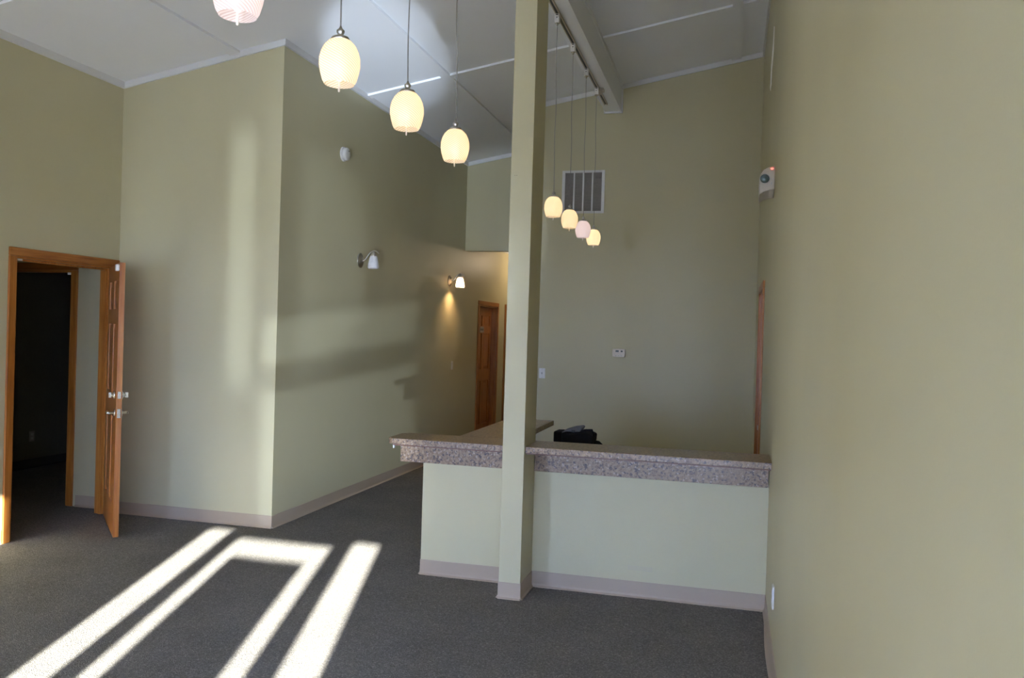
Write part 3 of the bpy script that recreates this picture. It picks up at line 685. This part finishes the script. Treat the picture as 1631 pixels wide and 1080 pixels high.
bm = bmesh.new(); box(bm, -0.036, 0.036, -0.010, 0, -0.060, 0.060); obj('plate', bm, 'white_plastic', ou, bevel=0.003)
for z in (-0.022, 0.022):
    bm = bmesh.new(); box(bm, -0.016, 0.016, -0.012, -0.010, z - 0.014, z + 0.014); obj('socket', bm, 'white_plastic', ou)
ou = thing('outlet', 'faint power outlet on the wall of the dark room behind the open door', 'power outlet', (-7.62, 7.75, 0.36), R(90))
bm = bmesh.new(); box(bm, -0.036, 0.036, -0.006, 0, -0.058, 0.058); obj('plate', bm, 'vent_grey', ou, bevel=0.003)  # plate and sockets greyed, the room's dimness put into their colour
for z in (-0.022, 0.022):
    bm = bmesh.new(); box(bm, -0.016, 0.016, -0.008, -0.006, z - 0.014, z + 0.014); obj('socket', bm, 'grey_plastic', ou)

th = thing('thermostat', 'beige wall thermostat with small dark display on the back wall', 'thermostat', (-1.205, YB, 1.505))
bm = bmesh.new()
P = [(-0.070, -0.044), (0, -0.048), (0.070, -0.044), (0.073, 0), (0.070, 0.044), (0, 0.048), (-0.070, 0.044), (-0.073, 0)]
a = [bm.verts.new((x, 0, z)) for x, z in P]; b = [bm.verts.new((x * 0.97, -0.030, z * 0.97)) for x, z in P]
bm.faces.new(a); bm.faces.new(b[::-1])
for i in range(8): bm.faces.new((a[i], a[(i + 1) % 8], b[(i + 1) % 8], b[i]))
obj('body', bm, 'beige_plastic', th, bevel=0.004)
bm = bmesh.new(); box(bm, -0.036, 0.000, -0.032, -0.030, 0.010, 0.030); obj('display', bm, 'display', th)
bm = bmesh.new(); box(bm, 0.022, 0.044, -0.032, -0.030, 0.010, 0.028); obj('button', bm, 'dark_plastic', th)
for x in (-0.03, 0.0, 0.03):
    bm = bmesh.new(); box(bm, x - 0.008, x + 0.008, -0.0315, -0.030, -0.034, -0.028); obj('button', bm, 'grey_plastic', th)

# return-air vent on the back wall
vx0, vx1, vz0, vz1 = -1.915, -1.425, 3.080, 3.568
ve = thing('wall_vent', 'square white-framed return air vent high on the back wall', 'vent', ((vx0 + vx1) / 2, YB, vz0))
hw, hh = (vx1 - vx0) / 2, vz1 - vz0
bm = bmesh.new(); e = 0.034
box(bm, -hw, -hw + e, -0.014, 0, 0, hh); box(bm, hw - e, hw, -0.014, 0, 0, hh); box(bm, -hw + e, hw - e, -0.014, 0, 0, e * 0.75); box(bm, -hw + e, hw - e, -0.014, 0, hh - e * 0.75, hh)
obj('frame', bm, 'trim_white', ve, bevel=0.002)
for k in (1, 2, 3):
    x = -hw + e + (2 * hw - 2 * e) * k / 4
    bm = bmesh.new(); box(bm, x - 0.0085, x + 0.0085, -0.014, -0.001, e * 0.75, hh - e * 0.75); obj('mullion', bm, 'trim_white', ve)
bm = bmesh.new(); box(bm, -hw + e, hw - e, -0.0015, -0.0003, e * 0.75, hh - e * 0.75); obj('filter', bm, 'vent_grey', ve)
bm = bmesh.new(); n = 24
for k in range(n):
    z = e * 0.75 + (hh - 1.5 * e) * (k + 0.5) / n
    vs = box(bm, -hw + e, hw - e, -0.010, -0.003, z - 0.002, z + 0.002)
    for v in vs:
        if v.co.y < -0.008: v.co.z -= 0.006
o = obj('louvre', bm, 'vent_grey', ve); o['kind'] = 'stuff'

# motion detector on the right wall
ms = thing('motion_detector', 'white motion detector with round lens and red light high on the right wall', 'motion detector', (XR, 6.05, 2.80))
prof = [(0, -0.062), (-0.035, -0.064), (-0.070, -0.076), (-0.100, -0.098), (-0.102, 0.0), (-0.098, 0.045), (-0.075, 0.075), (-0.042, 0.094), (0, 0.100)]
bm = bmesh.new(); a = [bm.verts.new((x, -0.055, z)) for x, z in prof]; b = [bm.verts.new((x, 0.055, z - (0.045 if z < -0.05 else 0.004))) for x, z in prof]
bm.faces.new(a); bm.faces.new(b[::-1])
for i in range(len(prof)): bm.faces.new((a[i], a[(i + 1) % len(prof)], b[(i + 1) % len(prof)], b[i]))
obj('housing', bm, 'cream_plastic', ms, bevel=0.005)
bm = bmesh.new(); lathe(bm, [(0.030, -0.055), (0.030, -0.058), (0.022, -0.068), (0.010, -0.073), (0.002, -0.074)], 24, 'y', mtx=Matrix.Translation((-0.066, 0, 0.012))); obj('lens', bm, 'lens', ms)
bm = bmesh.new(); lathe(bm, [(0.034, -0.0545), (0.034, -0.058), (0.031, -0.058), (0.031, -0.0545)], 24, 'y', cap=False, mtx=Matrix.Translation((-0.066, 0, 0.012))); obj('lens_ring', bm, 'grey_plastic', ms)
bm = bmesh.new(); box(bm, -0.028, -0.012, -0.058, -0.055, 0.074, 0.086); o = obj('indicator_light', bm, 'red_led', ms); o['label'] = 'small glowing red light'
bm = bmesh.new(); box(bm, -0.024, -0.018, -0.057, -0.055, -0.028, -0.012); obj('screw_hole', bm, 'grey_plastic', ms)

# a strip of torn paint high on the right wall
wr = bpy.data.objects['wall_right']
bm = bmesh.new()
P = [(y * 1.45 - 3.20, z) for y, z in [(6.98, 4.19), (6.96, 4.00), (7.05, 3.93), (7.12, 3.90), (7.14, 3.80), (7.22, 3.78), (7.30, 3.84), (7.22, 3.98), (7.14, 4.04), (7.06, 4.10)]]
a = [bm.verts.new((XR, y, z)) for y, z in P]; b = [bm.verts.new((XR - 0.004, y, z)) for y, z in P]
bm.faces.new(a); bm.faces.new(b[::-1])
for i in range(len(P)): bm.faces.new((a[i], a[(i + 1) % len(P)], b[(i + 1) % len(P)], b[i]))
o = obj('bare_patch', bm, 'bare_plaster', wr); o['label'] = 'strip where the paint has torn off to white'
bm = bmesh.new()
for dx in (0.0, 0.012): lathe(bm, [(0.0022, -0.0004), (0.0022, 0.002)], 8, 'y', mtx=Matrix.Translation((PX0 + 0.028 + dx, PY0, 2.70)))
o = obj('nail_hole', bm, 'dark_plastic', pillar); o['kind'] = 'stuff'
